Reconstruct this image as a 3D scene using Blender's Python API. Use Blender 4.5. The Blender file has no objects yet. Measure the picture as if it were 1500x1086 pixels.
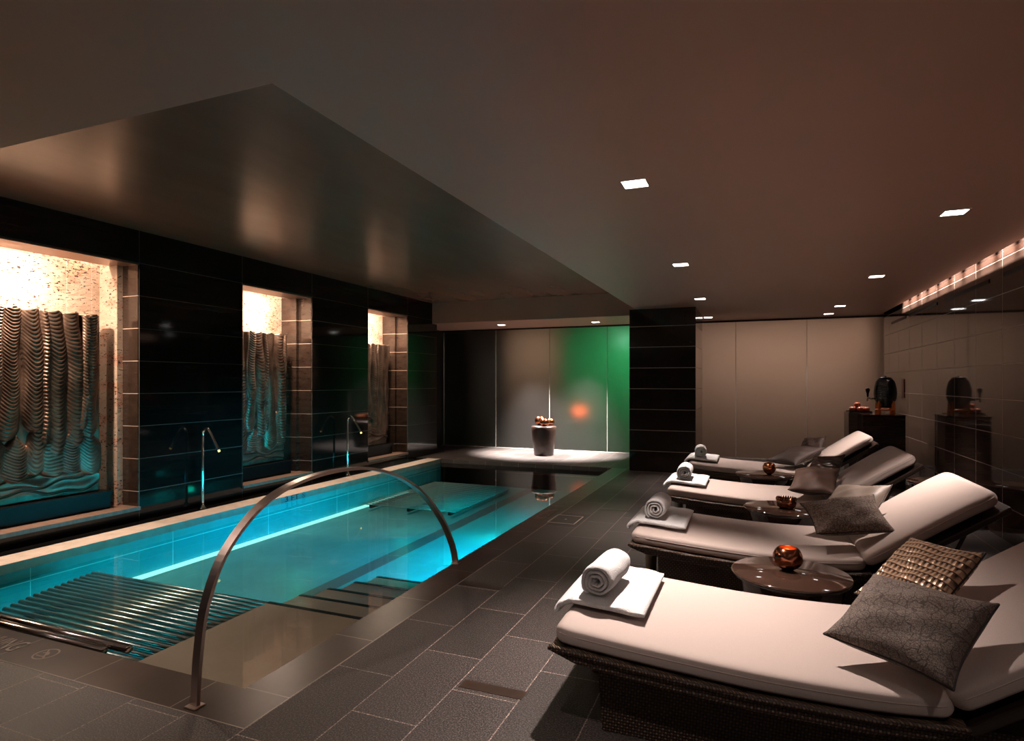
import bpy, bmesh, math, random
import numpy as np
from mathutils import Vector, Matrix
C = bpy.context.scene.collection
SC = bpy.context.scene
R = math.radians
random.seed(7)

# ------------------------------------------------------------------ camera, world, exposure
cam = bpy.data.cameras.new('camera'); camo = bpy.data.objects.new('camera', cam); C.objects.link(camo)
camo.location = (0, 0, 1.35); camo.rotation_euler = (R(90), 0, R(21.9))
cam.sensor_width = 36; cam.lens = 36*880/1500
cam.shift_y = (561-543)/1500; cam.clip_start = .05; cam.clip_end = 60
SC.camera = camo
w = bpy.data.worlds.new('world'); SC.world = w; w.use_nodes = True
w.node_tree.nodes['Background'].inputs[0].default_value = (.02, .015, .012, 1)
w.node_tree.nodes['Background'].inputs[1].default_value = .3
SC.view_settings.view_transform = 'Standard'; SC.view_settings.look = 'None'
SC.view_settings.gamma = 1; SC.view_settings.use_curve_mapping = False
SC.view_settings.exposure = 0.2
SC.cycles.use_denoising = True
SC.cycles.max_bounces = 8; SC.cycles.transparent_max_bounces = 12
SC.cycles.sample_clamp_indirect = 4; SC.cycles.caustics_reflective = False; SC.cycles.caustics_refractive = False
try: SC.cycles.use_light_tree = True
except Exception: pass

def lamp(name, kind, loc, target, power, color=(1, .82, .66), parent=None, **kw):
    l = bpy.data.lights.new(name, kind); l.energy = power; l.color = color
    for k, v in kw.items(): setattr(l, k, v)
    o = bpy.data.objects.new(name, l); C.objects.link(o); o.location = loc
    if target is not None:
        o.rotation_euler = (Vector(target)-Vector(loc)).to_track_quat('-Z', 'Y').to_euler()
    if parent: o.parent = parent
    return o

TEAL = (0, .70, .72); BLUE = (0, .42, 1.0)
def area(name, loc, target, power, color, sx, sy):
    return lamp(name, 'AREA', loc, target, power, color, shape='RECTANGLE', size=sx, size_y=sy)
# light built into the pool: long lines of lamps under the right-hand rim and the far rim
for x, y, p, col in ((-2.12, 5.3, 24, BLUE), (-2.12, 7.0, 6, (0, .6, .8)), (-2.99, 3.0, 9, (0, .62, .8))):
    o = area('pool_wall_lamp', (x, y, -.20), None, p, col, 1.7, .1)
    o.rotation_euler = (R(83), 0, R(90)); o.data.spread = R(64)
for y in (4.6, 5.4, 6.2, 7.1, 8.1):
    o = area('pool_floor_lamp', (-2.10, y, -.14), None, (10 if y < 5 else 16) if y < 7 else 5 if y < 7.5 else 2, TEAL, .12, .06)
    o.rotation_euler = (R(70), 0, R(90)); o.data.spread = R(92)
for y in (4.4, 6.2):
    lamp('pool_floor_lamp', 'POINT', (-3.9, y, -.16), None, 1.1, (0, .9, .6), shadow_soft_size=.04)

# ------------------------------------------------------------------ materials
def nt(name):
    m = bpy.data.materials.new(name); m.use_nodes = True
    return m, m.node_tree, m.node_tree.nodes['Principled BSDF']
def setp(b, **k):
    names = dict(col='Base Color', rough='Roughness', metal='Metallic', ior='IOR', spec='Specular IOR Level', trans='Transmission Weight',
                 coat='Coat Weight', crough='Coat Roughness', sheen='Sheen Weight', ecol='Emission Color', estr='Emission Strength')
    for a, v in k.items():
        if a in ('col', 'ecol'): v = (*v, 1)
        b.inputs[names[a]].default_value = v
def N(t, typ, **k):
    n = t.nodes.new(typ)
    for a, v in k.items():
        if a.startswith('i_'): n.inputs[a[2:].replace('_', ' ')].default_value = v
        else: setattr(n, a, v)
    return n
def L(t, a, b): t.links.new(a, b)
def coords(t, scale=(1, 1, 1), world=False, rot=(0, 0, 0)):
    mp = N(t, 'ShaderNodeMapping'); mp.inputs['Scale'].default_value = scale; mp.inputs['Rotation'].default_value = rot
    if world: g = N(t, 'ShaderNodeNewGeometry'); L(t, g.outputs['Position'], mp.inputs[0])
    else: g = N(t, 'ShaderNodeTexCoord'); L(t, g.outputs['Object'], mp.inputs[0])
    return mp.outputs[0]
def noise(t, vec, scale, detail=4, rough=.5):
    n = N(t, 'ShaderNodeTexNoise', i_Scale=scale, i_Detail=detail, i_Roughness=rough); L(t, vec, n.inputs['Vector']); return n.outputs['Fac']
def ramp(t, fac, stops):
    r = N(t, 'ShaderNodeValToRGB'); L(t, fac, r.inputs[0]); e = r.color_ramp.elements
    while len(e) < len(stops): e.new(.5)
    for i, (p, c) in enumerate(stops): e[i].position = p; e[i].color = (*c, 1)
    return r.outputs[0]
def bump(t, b, h, strength, dist=.01):
    n = N(t, 'ShaderNodeBump', i_Strength=strength, i_Distance=dist); L(t, h, n.inputs['Height']); L(t, n.outputs[0], b.inputs['Normal'])
def mixc(t, fac, a, b):
    m = N(t, 'ShaderNodeMix', data_type='RGBA'); L(t, fac, m.inputs[0])
    for v, i in ((a, 6), (b, 7)):
        if isinstance(v, tuple): m.inputs[i].default_value = (*v, 1)
        else: L(t, v, m.inputs[i])
    return m.outputs[2]
def math_(t, op, a, b=None, c=None):
    n = N(t, 'ShaderNodeMath', operation=op)
    for i, v in enumerate((a, b, c)):
        if v is None: continue
        if isinstance(v, (int, float)): n.inputs[i].default_value = v
        else: L(t, v, n.inputs[i])
    return n.outputs[0]
def plain(name, col, rough=.5, metal=0, **k):
    m, t, b = nt(name); setp(b, col=col, rough=rough, metal=metal, **k); return m
def emit(name, col, s):
    m, t, b = nt(name); setp(b, col=(0, 0, 0), ecol=col, estr=s); return m
def glossed(name, c1, c2, scale, nscale, rough, bumpy=.0, ior=1.5, metal=0, rough2=None, world=True):
    m, t, b = nt(name); v = coords(t, scale, world); f = noise(t, v, nscale, 6, .6)
    L(t, ramp(t, f, ((.3, c1), (.7, c2))), b.inputs['Base Color']); setp(b, rough=rough, ior=ior, metal=metal)
    if rough2 is not None:
        mr = N(t, 'ShaderNodeMapRange'); L(t, f, mr.inputs[0]); mr.inputs[1].default_value=.3; mr.inputs[2].default_value=.7
        mr.inputs[3].default_value = rough; mr.inputs[4].default_value = rough2; L(t, mr.outputs[0], b.inputs['Roughness'])
    if bumpy: bump(t, b, f, bumpy, .01)
    return m
def line_mask(t, coord, period, offset, width):
    f = math_(t, 'FRACT', math_(t, 'DIVIDE', math_(t, 'SUBTRACT', coord, offset-width/2), period))
    return math_(t, 'LESS_THAN', f, width/period)
def tiled(name, c1, c2, rough, joint, hz=None, vy=None, ylist=None, axis='Y', ior=1.5, jw=.0045, stretch=(6, .5, 9)):
    m, t, b = nt(name); v = coords(t, stretch, True)
    f = noise(t, v, 2.2, 8, .65)
    g = N(t, 'ShaderNodeNewGeometry'); s = N(t, 'ShaderNodeSeparateXYZ'); L(t, g.outputs['Position'], s.inputs[0])
    masks = []
    if hz: masks.append(line_mask(t, s.outputs['Z'], hz[0], hz[1], jw))
    if vy: masks.append(line_mask(t, s.outputs[axis], vy[0], vy[1], jw))
    for y in (ylist or ()):
        masks.append(math_(t, 'COMPARE', s.outputs[axis], y, jw/2))
    mk = masks[0]
    for x in masks[1:]: mk = math_(t, 'MAXIMUM', mk, x)
    # each course of tile has a slightly different tone
    col = ramp(t, f, ((.25, c1), (.75, c2)))
    L(t, mixc(t, mk, col, joint), b.inputs['Base Color'])
    setp(b, ior=ior); L(t, math_(t, 'MULTIPLY_ADD', mk, .5, rough), b.inputs['Roughness'])
    bump(t, b, math_(t, 'SUBTRACT', 1, mk), .3, .001)
    return m

M = {}
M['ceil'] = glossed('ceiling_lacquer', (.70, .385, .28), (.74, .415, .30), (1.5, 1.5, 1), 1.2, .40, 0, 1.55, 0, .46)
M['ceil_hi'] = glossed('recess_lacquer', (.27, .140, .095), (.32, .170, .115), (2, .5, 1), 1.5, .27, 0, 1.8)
M['black_tile'] = tiled('dark_stone_tile', (.006, .004, .0035), (.018, .011, .009), .07, (.16, .12, .10), hz=(.3235, 2.537), ylist=(4.148, 5.442, 6.659, 7.955, 9.126), ior=1.38, jw=.004)
M['pillar_tile'] = tiled('pillar_stone_tile', (.009, .006, .005), (.022, .014, .011), .10, (.5, .40, .34), hz=(.315, 0.0), ior=1.5, jw=.006)
M['right_tile'] = tiled('brown_stone_tile', (.036, .022, .017), (.095, .060, .047), .045, (.42, .35, .31), hz=(.305, -.015), vy=(.67, 6.41), ior=1.75, jw=.0055, stretch=(3, .45, 9))
M['jamb_tile'] = tiled('jamb_stone_tile', (.022, .013, .009), (.052, .032, .024), .14, (.5, .37, .30), hz=(.3235, 2.537), ior=1.6, jw=.006, stretch=(3, .45, 9))
M['void'] = plain('dark_paint', (.012, .009, .008), .6)

def floor_mat():
    m, t, b = nt('flamed_granite')
    g = N(t, 'ShaderNodeNewGeometry'); s = N(t, 'ShaderNodeSeparateXYZ'); L(t, g.outputs['Position'], s.inputs[0])
    cb = N(t, 'ShaderNodeCombineXYZ'); L(t, math_(t, 'ADD', s.outputs['Y'], 20.52), cb.inputs[0]); L(t, math_(t, 'ADD', s.outputs['X'], 20.14), cb.inputs[1])
    br = N(t, 'ShaderNodeTexBrick', offset=.5, i_Scale=1, i_Mortar_Size=.0028, i_Brick_Width=.61, i_Row_Height=.305)
    br.inputs['Mortar Smooth'].default_value = .1; br.inputs['Bias'].default_value = 0
    L(t, cb.outputs[0], br.inputs['Vector'])
    br.inputs['Color1'].default_value = (.62, .62, .62, 1); br.inputs['Color2'].default_value = (1, 1, 1, 1); br.inputs['Mortar'].default_value = (3.6, 3.3, 3.1, 1)
    v = coords(t, (1, 1, 1), True)
    n1 = noise(t, v, 150, 3, .7); n2 = noise(t, v, 3, 4, .6)
    sp = ramp(t, n1, ((.40, (.018, .015, .014)), (.52, (.070, .060, .056)), (.68, (.24, .20, .19))))
    mm = N(t, 'ShaderNodeMix', data_type='RGBA', blend_type='MULTIPLY'); mm.inputs[0].default_value = 1
    L(t, sp, mm.inputs[6]); L(t, br.outputs['Color'], mm.inputs[7])
    L(t, mm.outputs[2], b.inputs['Base Color']); setp(b, ior=1.45)
    L(t, math_(t, 'MULTIPLY_ADD', n1, .35, .32), b.inputs['Roughness'])
    bump(t, b, n1, .45, .003)
    return m
M['floor'] = floor_mat()
def coping_mat():
    m, t, b = nt('smooth_dark_stone')
    v = coords(t, (1, 1, 1), True); f = noise(t, v, 5, 7, .65)
    g = N(t, 'ShaderNodeNewGeometry'); s = N(t, 'ShaderNodeSeparateXYZ'); L(t, g.outputs['Position'], s.inputs[0])
    mk = math_(t, 'MAXIMUM', math_(t, 'MULTIPLY', line_mask(t, s.outputs['Y'], .61, 2.03, .004), math_(t, 'GREATER_THAN', s.outputs['Y'], 1.9)),
               math_(t, 'MULTIPLY', line_mask(t, s.outputs['X'], .61, -2.25, .004), math_(t, 'LESS_THAN', s.outputs['Y'], 2.019)))
    edge = math_(t, 'MAXIMUM', math_(t, 'COMPARE', s.outputs['X'], -1.842, .003), math_(t, 'COMPARE', s.outputs['Y'], 1.783, .003))
    mk = math_(t, 'MAXIMUM', mk, edge)
    L(t, mixc(t, mk, ramp(t, f, ((.3, (.030, .019, .014)), (.75, (.060, .038, .028)))), (.30, .25, .21)), b.inputs['Base Color'])
    setp(b, rough=.33, ior=1.38); return m
M['coping'] = coping_mat()
M['ledge'] = glossed('pale_limestone', (.46, .36, .29), (.62, .52, .44), (1, 1, 1), 9, .45, .1)
M['sill'] = glossed('bronze_stone', (.20, .12, .085), (.30, .19, .14), (1, 3, 1), 9, .3, .05)
M['shelf'] = plain('wet_black_stone', (.006, .006, .006), .04, ior=1.6)
def travertine():
    m, t, b = nt('rough_travertine'); v = coords(t, (1, 1, 1.9), True)
    n1 = noise(t, v, 14, 5, .7); n2 = noise(t, v, 3.0, 3, .5)
    n3 = noise(t, coords(t, (1, 1, 2.3), True), 24, 5, .72)
    pits = math_(t, 'GREATER_THAN', math_(t, 'ADD', n3, math_(t, 'MULTIPLY', n2, .25)), .715)
    g = N(t, 'ShaderNodeNewGeometry'); s = N(t, 'ShaderNodeSeparateXYZ'); L(t, g.outputs['Position'], s.inputs[0])
    jl = line_mask(t, s.outputs['Y'], .235, 4.0, .004)
    c = ramp(t, n2, ((.30, (.42, .30, .22)), (.5, (.50, .37, .28)), (.62, (.50, .26, .18)), (.75, (.46, .36, .20))))
    c = mixc(t, jl, c, (.6, .5, .42)); c = mixc(t, pits, c, (.022, .012, .009))
    L(t, c, b.inputs['Base Color']); setp(b, rough=.7)
    hh = math_(t, 'SUBTRACT', math_(t, 'MULTIPLY', n1, .8), math_(t, 'MULTIPLY', pits, .8))
    bump(t, b, hh, .9, .02); return m
M['trav'] = travertine()
M['bronze'] = glossed('aged_bronze', (.10, .060, .043), (.26, .165, .12), (1, 1, 1), 6, .28, .0, 1.5, .8, .42)
M['bronze_soffit'] = glossed('bronze_metal', (.28, .17, .12), (.36, .23, .17), (1, 1, 1), 3, .3, 0, 1.5, .6)
def pool_mat():
    m, t, b = nt('pool_stone'); v = coords(t, (1, 1, 1), True)
    f = noise(t, v, 2.5, 7, .7)
    g = N(t, 'ShaderNodeNewGeometry'); s = N(t, 'ShaderNodeSeparateXYZ'); L(t, g.outputs['Position'], s.inputs[0])
    lane = math_(t, 'COMPARE', s.outputs['X'], -3.42, .09)
    lane = math_(t, 'MULTIPLY', lane, math_(t, 'LESS_THAN', s.outputs['Z'], -.38))
    zl = math_(t, 'COMPARE', s.outputs['Z'], -.17, .004)
    jl = line_mask(t, s.outputs['Y'], 1.22, 2.9, .006)
    c = ramp(t, f, ((.3, (.025, .20, .205)), (.7, (.045, .27, .275))))
    c = mixc(t, math_(t, 'MAXIMUM', zl, math_(t, 'MULTIPLY', jl, math_(t, 'GREATER_THAN', s.outputs['Z'], -.41))), c, (.6, .6, .55)); c = mixc(t, lane, c, (.07, .07, .07))
    L(t, c, b.inputs['Base Color']); setp(b, rough=.5); return m
M['pool'] = pool_mat()
M['step'] = glossed('step_stone', (.33, .20, .14), (.40, .25, .18), (1, 1, 1), 3, .4)
M['nosing'] = plain('black_nosing', (.006, .005, .005), .5)
def water_mat():
    m, t, b = nt('still_water'); t.nodes.remove(b)
    out = t.nodes['Material Output']
    tr = N(t, 'ShaderNodeBsdfTransparent'); tr.inputs[0].default_value = (.86, .97, .96, 1)
    gl = N(t, 'ShaderNodeBsdfAnisotropic') if False else N(t, 'ShaderNodeBsdfGlossy'); gl.inputs['Roughness'].default_value = .012
    fr = N(t, 'ShaderNodeFresnel', i_IOR=1.33); mx = N(t, 'ShaderNodeMixShader')
    v = coords(t, (1, .45, 1), True)
    n = noise(t, v, 3.2, 3, .5)
    g = N(t, 'ShaderNodeNewGeometry'); s = N(t, 'ShaderNodeSeparateXYZ'); L(t, g.outputs['Position'], s.inputs[0])
    # livelier water at the far end, mirror-still near the steps
    mr = N(t, 'ShaderNodeMapRange'); L(t, s.outputs['Y'], mr.inputs[0]); mr.inputs[1].default_value = 5.5; mr.inputs[2].default_value = 8.5
    mr.inputs[3].default_value = .004; mr.inputs[4].default_value = .07
    bp = N(t, 'ShaderNodeBump', i_Distance=.02); L(t, n, bp.inputs['Height']); L(t, mr.outputs[0], bp.inputs['Strength'])
    L(t, bp.outputs[0], gl.inputs['Normal']); L(t, bp.outputs[0], fr.inputs['Normal'])
    L(t, fr.outputs[0], mx.inputs[0]); L(t, tr.outputs[0], mx.inputs[1]); L(t, gl.outputs[0], mx.inputs[2]); L(t, mx.outputs[0], out.inputs[0])
    return m
M['water'] = water_mat()
M['steel'] = plain('brushed_steel', (.66, .53, .47), .30, 1)
M['chrome'] = plain('chrome', (.8, .78, .75), .06, 1)
M['barsteel'] = plain('bar_steel', (.50, .50, .47), .30, 1)
M['farbar'] = plain('pale_bar', (.22, .30, .29), .5)
M['tube'] = plain('satin_chrome', (.75, .66, .60), .20, 1)
def frosted():
    m, t, b = nt('frosted_glass'); setp(b, col=(.80, .80, .78), trans=1.0, rough=.5, ior=1.4); return m
M['frost'] = frosted()
M['seam'] = plain('pale_glass_edge', (.55, .52, .48), .4)
def fabric(name, c1, c2, scale=500, rough=.85, bs=.15, weave=True, big=0):
    m, t, b = nt(name); v = coords(t); f = noise(t, v, scale, 2, .6); f2 = noise(t, v, 5, 4, .6)
    c = ramp(t, f, ((.3, c1), (.7, c2))); L(t, c, b.inputs['Base Color']); setp(b, rough=rough)
    h = f
    if big: h = math_(t, 'ADD', f, math_(t, 'MULTIPLY', f2, big))
    bump(t, b, h, bs, .004); return m
M['cushion'] = fabric('cream_canvas', (.47, .385, .35), (.53, .445, .41), 400, .8, .12, big=3)
M['towel'] = fabric('white_terry', (.70, .70, .71), (.86, .86, .87), 170, .95, .9)
def wicker():
    m, t, b = nt('brown_wicker'); v = coords(t)
    s = N(t, 'ShaderNodeSeparateXYZ'); L(t, v, s.inputs[0])
    u = math_(t, 'ADD', s.outputs['X'], s.outputs['Y'])
    a = math_(t, 'SINE', math_(t, 'MULTIPLY', u, 2*math.pi/.022)); c = math_(t, 'SINE', math_(t, 'MULTIPLY', s.outputs['Z'], 2*math.pi/.024))
    p = math_(t, 'MULTIPLY', a, c)                     # checker weave
    h = math_(t, 'ADD', math_(t, 'ABSOLUTE', p), math_(t, 'MULTIPLY', p, .35))
    col = ramp(t, h, ((.05, (.008, .0045, .003)), (.6, (.085, .050, .030)), (1, (.19, .115, .070))))
    L(t, col, b.inputs['Base Color']); setp(b, rough=.55); bump(t, b, h, .7, .004); return m
M['wicker'] = wicker()
M['leather'] = plain('dark_brown_frame', (.025, .015, .011), .35)
M['leg'] = plain('sand_metal', (.30, .25, .21), .35, .3)
M['lacquer'] = plain('brown_lacquer', (.045, .024, .017), .08, ior=1.6, coat=.6, crough=.04)
def crackle():
    m, t, b = nt('grey_crackle_fabric'); v = coords(t)
    vo = N(t, 'ShaderNodeTexVoronoi', feature='DISTANCE_TO_EDGE', i_Scale=26.0)
    d = N(t, 'ShaderNodeVectorMath', operation='ADD'); n = N(t, 'ShaderNodeTexNoise', i_Scale=14.0, i_Detail=3.0); L(t, v, n.inputs['Vector'])
    sc = N(t, 'ShaderNodeVectorMath', operation='SCALE'); sc.inputs[3].default_value = .07; L(t, n.outputs['Color'], sc.inputs[0])
    L(t, v, d.inputs[0]); L(t, sc.outputs[0], d.inputs[1]); L(t, d.outputs[0], vo.inputs['Vector'])
    f = noise(t, v, 260, 3, .7)
    e = math_(t, 'LESS_THAN', vo.outputs['Distance'], .035)
    c = ramp(t, f, ((.36, (.06, .042, .034)), (.52, (.20, .155, .13)), (.72, (.38, .31, .27))))
    c = mixc(t, math_(t, 'MULTIPLY', e, .75), c, (.045, .030, .024)); L(t, c, b.inputs['Base Color']); setp(b, rough=.7)
    bump(t, b, math_(t, 'SUBTRACT', f, math_(t, 'MULTIPLY', e, .8)), .8, .004); return m
M['crackle'] = crackle()
def croc(name, c1, c2, sx, sy, rot=0):
    m, t, b = nt(name); v = coords(t, (1, 1, 1), False, (0, 0, rot))
    s = N(t, 'ShaderNodeSeparateXYZ'); L(t, v, s.inputs[0])
    jit = noise(t, v, 9, 2)
    y = math_(t, 'ADD', s.outputs['Y'], math_(t, 'MULTIPLY', jit, .02))
    row = math_(t, 'FRACT', math_(t, 'DIVIDE', y, sy)); rid = math_(t, 'FLOOR', math_(t, 'DIVIDE', y, sy))
    x = math_(t, 'FRACT', math_(t, 'ADD', math_(t, 'DIVIDE', s.outputs['X'], sx), math_(t, 'MULTIPLY', rid, .37)))
    tri = math_(t, 'ABSOLUTE', math_(t, 'SUBTRACT', math_(t, 'MULTIPLY', x, 2), 1))
    h = math_(t, 'MULTIPLY', math_(t, 'SUBTRACT', 1, math_(t, 'MULTIPLY', row, tri)), math_(t, 'MINIMUM', math_(t, 'MULTIPLY', row, 5), 1))
    L(t, ramp(t, h, ((.25, c1), (.85, c2))), b.inputs['Base Color']); setp(b, rough=.32, metal=.25); bump(t, b, h, 1, .008); return m
M['croc'] = croc('bronze_scale_fabric', (.030, .016, .009), (.48, .31, .20), .018, .026)
M['pleat'] = croc('pleated_brown_fabric', (.012, .007, .005), (.07, .042, .030), .5, .014)
def speckle():
    m, t, b = nt('grey_speckle_fabric'); v = coords(t); f = noise(t, v, 110, 4, .75)
    L(t, ramp(t, f, ((.38, (.05, .033, .026)), (.52, (.17, .125, .10)), (.68, (.36, .285, .24)))), b.inputs['Base Color']); setp(b, rough=.75); bump(t, b, f, .8, .004); return m
M['speckle'] = speckle()
M['taupe'] = fabric('taupe_silk', (.20, .16, .13), (.25, .20, .165), 300, .5, .1, big=2)
M['brownsatin'] = fabric('brown_satin', (.085, .042, .027), (.12, .062, .042), 300, .58, .1, big=2)
M['darkbrown'] = fabric('dark_brown_velvet', (.028, .013, .009), (.045, .023, .017), 200, .6, .3, big=2)
M['piping'] = plain('dark_piping', (.015, .009, .007), .5)
M['copper'] = plain('copper', (.55, .20, .10), .20, 1)
M['copper_dark'] = plain('hammered_copper', (.32, .12, .065), .18, 1)
M['orangemetal'] = plain('orange_copper', (.85, .24, .08), .25, .5)
M['candle'] = emit('candle_glow', (1, .42, .15), 9)
M['lens'] = emit('lamp_lens', (1, .95, .90), 14)
M['whitetrim'] = plain('lamp_trim', (.55, .46, .40), .4)
M['pot'] = glossed('dark_ceramic', (.028, .016, .012), (.045, .027, .021), (1, 1, 1), 20, .3, .1, 1.6, .2)
M['urn'] = plain('black_ribbed_glaze', (.012, .011, .012), .14, ior=1.7)
M['black'] = plain('black_plastic', (.005, .005, .005), .3, ior=1.2)
M['cabinet'] = glossed('cabinet_veneer', (.018, .010, .008), (.045, .027, .021), (.6, 6, 9), 3, .10, 0, 1.6)
M['drawer'] = glossed('drawer_veneer', (.06, .042, .034), (.09, .064, .052), (.6, 6, 9), 3, .25)
M['apple'] = glossed('apple_skin', (.42, .03, .02), (.55, .22, .12), (1, 1, 1), 30, .25, 0, 1.5, 0, None, False)
M['text'] = plain('engraved_grey', (.24, .185, .155), .5)
M['textblack'] = plain('black_lettering', (.01, .01, .01), .4)
M['textwhite'] = plain('white_sign', (.75, .78, .78), .4)
M['signred'] = plain('red_sign', (.28, .03, .02), .35)
M['ledstrip'] = emit('cyan_led', (.35, 1.0, .85), 1.3)

# ------------------------------------------------------------------ builders
def mesh_ob(name, v, f, mat, parent=None, smooth=False, loc=None):
    me = bpy.data.meshes.new(name); me.from_pydata([tuple(p) for p in v], [], [tuple(q) for q in f]); me.update()
    if smooth:
        for p in me.polygons: p.use_smooth = True
    if mat: me.materials.append(mat)
    o = bpy.data.objects.new(name, me); C.objects.link(o)
    if parent: o.parent = parent
    if loc: o.location = loc
    return o
def bm_ob(name, bm, mat, parent=None, smooth=False, loc=None):
    bmesh.ops.recalc_face_normals(bm, faces=bm.faces)
    me = bpy.data.meshes.new(name); bm.to_mesh(me); bm.free()
    if smooth:
        for p in me.polygons: p.use_smooth = True
    me.materials.append(mat); o = bpy.data.objects.new(name, me); C.objects.link(o)
    if parent: o.parent = parent
    if loc: o.location = loc
    return o
def bbox(bm, x0, x1, y0, y1, z0, z1, bev=0):
    r = bmesh.ops.create_cube(bm, size=1)
    for v in r['verts']:
        v.co = Vector(((x0+x1)/2+v.co.x*(x1-x0), (y0+y1)/2+v.co.y*(y1-y0), (z0+z1)/2+v.co.z*(z1-z0)))
    if bev:
        es = {e for v in r['verts'] for e in v.link_edges}
        bmesh.ops.bevel(bm, geom=list(es), offset=bev, segments=2, affect='EDGES')
def box(name, b, mat, parent=None, bev=0):
    bm = bmesh.new(); bbox(bm, *b, bev=bev); return bm_ob(name, bm, mat, parent)
def boxes(name, bs, mat, parent=None, bev=0):
    bm = bmesh.new()
    for b in bs: bbox(bm, *b, bev=bev)
    return bm_ob(name, bm, mat, parent)
def lathe(name, prof, mat, parent=None, seg=40, loc=None, fn=None, smooth=True):
    v = []; f = []
    for i, (r, z) in enumerate(prof):
        for k in range(seg):
            a = 2*math.pi*k/seg; rr = r*(fn(a, z) if fn else 1); v.append((rr*math.cos(a), rr*math.sin(a), z))
    n = len(prof)
    for i in range(n-1):
        for k in range(seg):
            a = i*seg+k; b = i*seg+(k+1) % seg; f.append((a, b, b+seg, a+seg))
    if prof[0][0] > 1e-4: f.append(tuple(range(seg))[::-1])
    if prof[-1][0] > 1e-4: f.append(tuple((n-1)*seg+k for k in range(seg)))
    return mesh_ob(name, v, f, mat, parent, smooth, loc)
def sweep(name, pts, mat, r=.01, seg=12, parent=None, section=None, up=(0, 0, 1), loc=None, closed=False):
    pts = [Vector(p) for p in pts]; n = len(pts); v = []; f = []
    sec = section or [(r*math.cos(2*math.pi*k/seg), r*math.sin(2*math.pi*k/seg)) for k in range(seg)]
    m = len(sec)
    for i, p in enumerate(pts):
        a = pts[(i-1) % n] if (i > 0 or closed) else p; b = pts[(i+1) % n] if (i < n-1 or closed) else p
        d = (b-a).normalized(); s = d.cross(Vector(up))
        if s.length < 1e-4: s = d.cross(Vector((0, 1, 0)))
        s.normalize(); u = s.cross(d)
        for (x, y) in sec: v.append(p+s*x+u*y)
    for i in range(n if closed else n-1):
        for k in range(m):
            a = i*m+k; b = i*m+(k+1) % m; i2 = ((i+1) % n)*m
            f.append((a, b, i2+(k+1) % m, i2+k))
    if not closed: f.append(tuple(range(m))[::-1]); f.append(tuple((n-1)*m+k for k in range(m)))
    return mesh_ob(name, v, f, mat, parent, section is None, loc)
def catmull(P, n=8):
    P = [Vector(p) for p in P]; Q = [P[0]*2-P[1]]+P+[P[-1]*2-P[-2]]; out = []
    for i in range(1, len(Q)-2):
        for k in range(n):
            t = k/n; a, b, c, d = Q[i-1:i+3]
            out.append(.5*((2*b)+(c-a)*t+(2*a-5*b+4*c-d)*t*t+(3*b-a-3*c+d)*t**3))
    out.append(P[-1]); return out
def thing(name, label, cat, loc=(0, 0, 0), rz=0, group=None):
    o = bpy.data.objects.new(name, None); C.objects.link(o); o.location = loc; o.rotation_euler = (0, 0, rz); o.empty_display_size = .1
    return tag(o, label, cat, group)
def tag(o, label, cat, group=None):
    o['label'] = label; o['category'] = cat
    if group: o['group'] = group
    return o
def struct(o): o['kind'] = 'structure'; return o
def dup(o, loc, rz=None, label=None, parent=None):
    c = o.copy(); C.objects.link(c); c.parent = parent
    if parent is None: c.location = loc
    if rz is not None: c.rotation_euler = (0, 0, rz)
    if label: c['label'] = label
    for ch in list(o.children): dup(ch, None, None, None, c)
    return c
def text(name, body, size, loc, rot, mat, parent=None, sx=1, ext=.001):
    cu = bpy.data.curves.new(name, 'FONT'); cu.body = body; cu.size = size; cu.extrude = ext; cu.align_x = 'CENTER'; cu.align_y = 'CENTER'
    to = bpy.data.objects.new('tmp', cu); C.objects.link(to)
    bpy.context.view_layer.update()
    me = bpy.data.meshes.new_from_object(to.evaluated_get(bpy.context.evaluated_depsgraph_get()))
    bpy.data.objects.remove(to); me.materials.clear(); me.materials.append(mat); me.name = name
    for v in me.vertices: v.co.x *= sx
    o = bpy.data.objects.new(name, me); C.objects.link(o); o.location = loc; o.rotation_euler = rot
    if parent: o.parent = parent
    return o
def no_diving(name, r, loc, rot, mat, parent=None):
    """round prohibition mark: ring, slash and a small diving figure, one flat raised mesh"""
    bm = bmesh.new(); n = 36
    def ring(r0, r1):
        a = [bm.verts.new((r0*math.cos(2*math.pi*k/n), r0*math.sin(2*math.pi*k/n), .001)) for k in range(n)]
        b = [bm.verts.new((r1*math.cos(2*math.pi*k/n), r1*math.sin(2*math.pi*k/n), .001)) for k in range(n)]
        for k in range(n): bm.faces.new((a[k], b[k], b[(k+1) % n], a[(k+1) % n]))
    ring(r*.86, r)
    def bar(p, q, wd):
        p = Vector((*p, .001)); q = Vector((*q, .001)); d = (q-p).normalized(); s = Vector((-d.y, d.x, 0))*wd
        bm.faces.new([bm.verts.new(x) for x in (p-s, q-s, q+s, p+s)])
    bar((-r*.64, r*.64), (r*.64, -r*.64), r*.07); bar((-r*.1, r*.3), (r*.3, -.05*r), r*.09); bar((-r*.5, r*.05), (-r*.1, r*.3), r*.07)
    bar((r*.1, -r*.35), (r*.3, -r*.05), r*.05); bar((-r*.6, -r*.42), (r*.6, -r*.42), r*.05)
    me = bpy.data.meshes.new(name); bm.to_mesh(me); bm.free(); me.materials.append(mat)
    o = bpy.data.objects.new(name, me); C.objects.link(o); o.location = loc; o.rotation_euler = rot
    if parent: o.parent = parent
    return o

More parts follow.
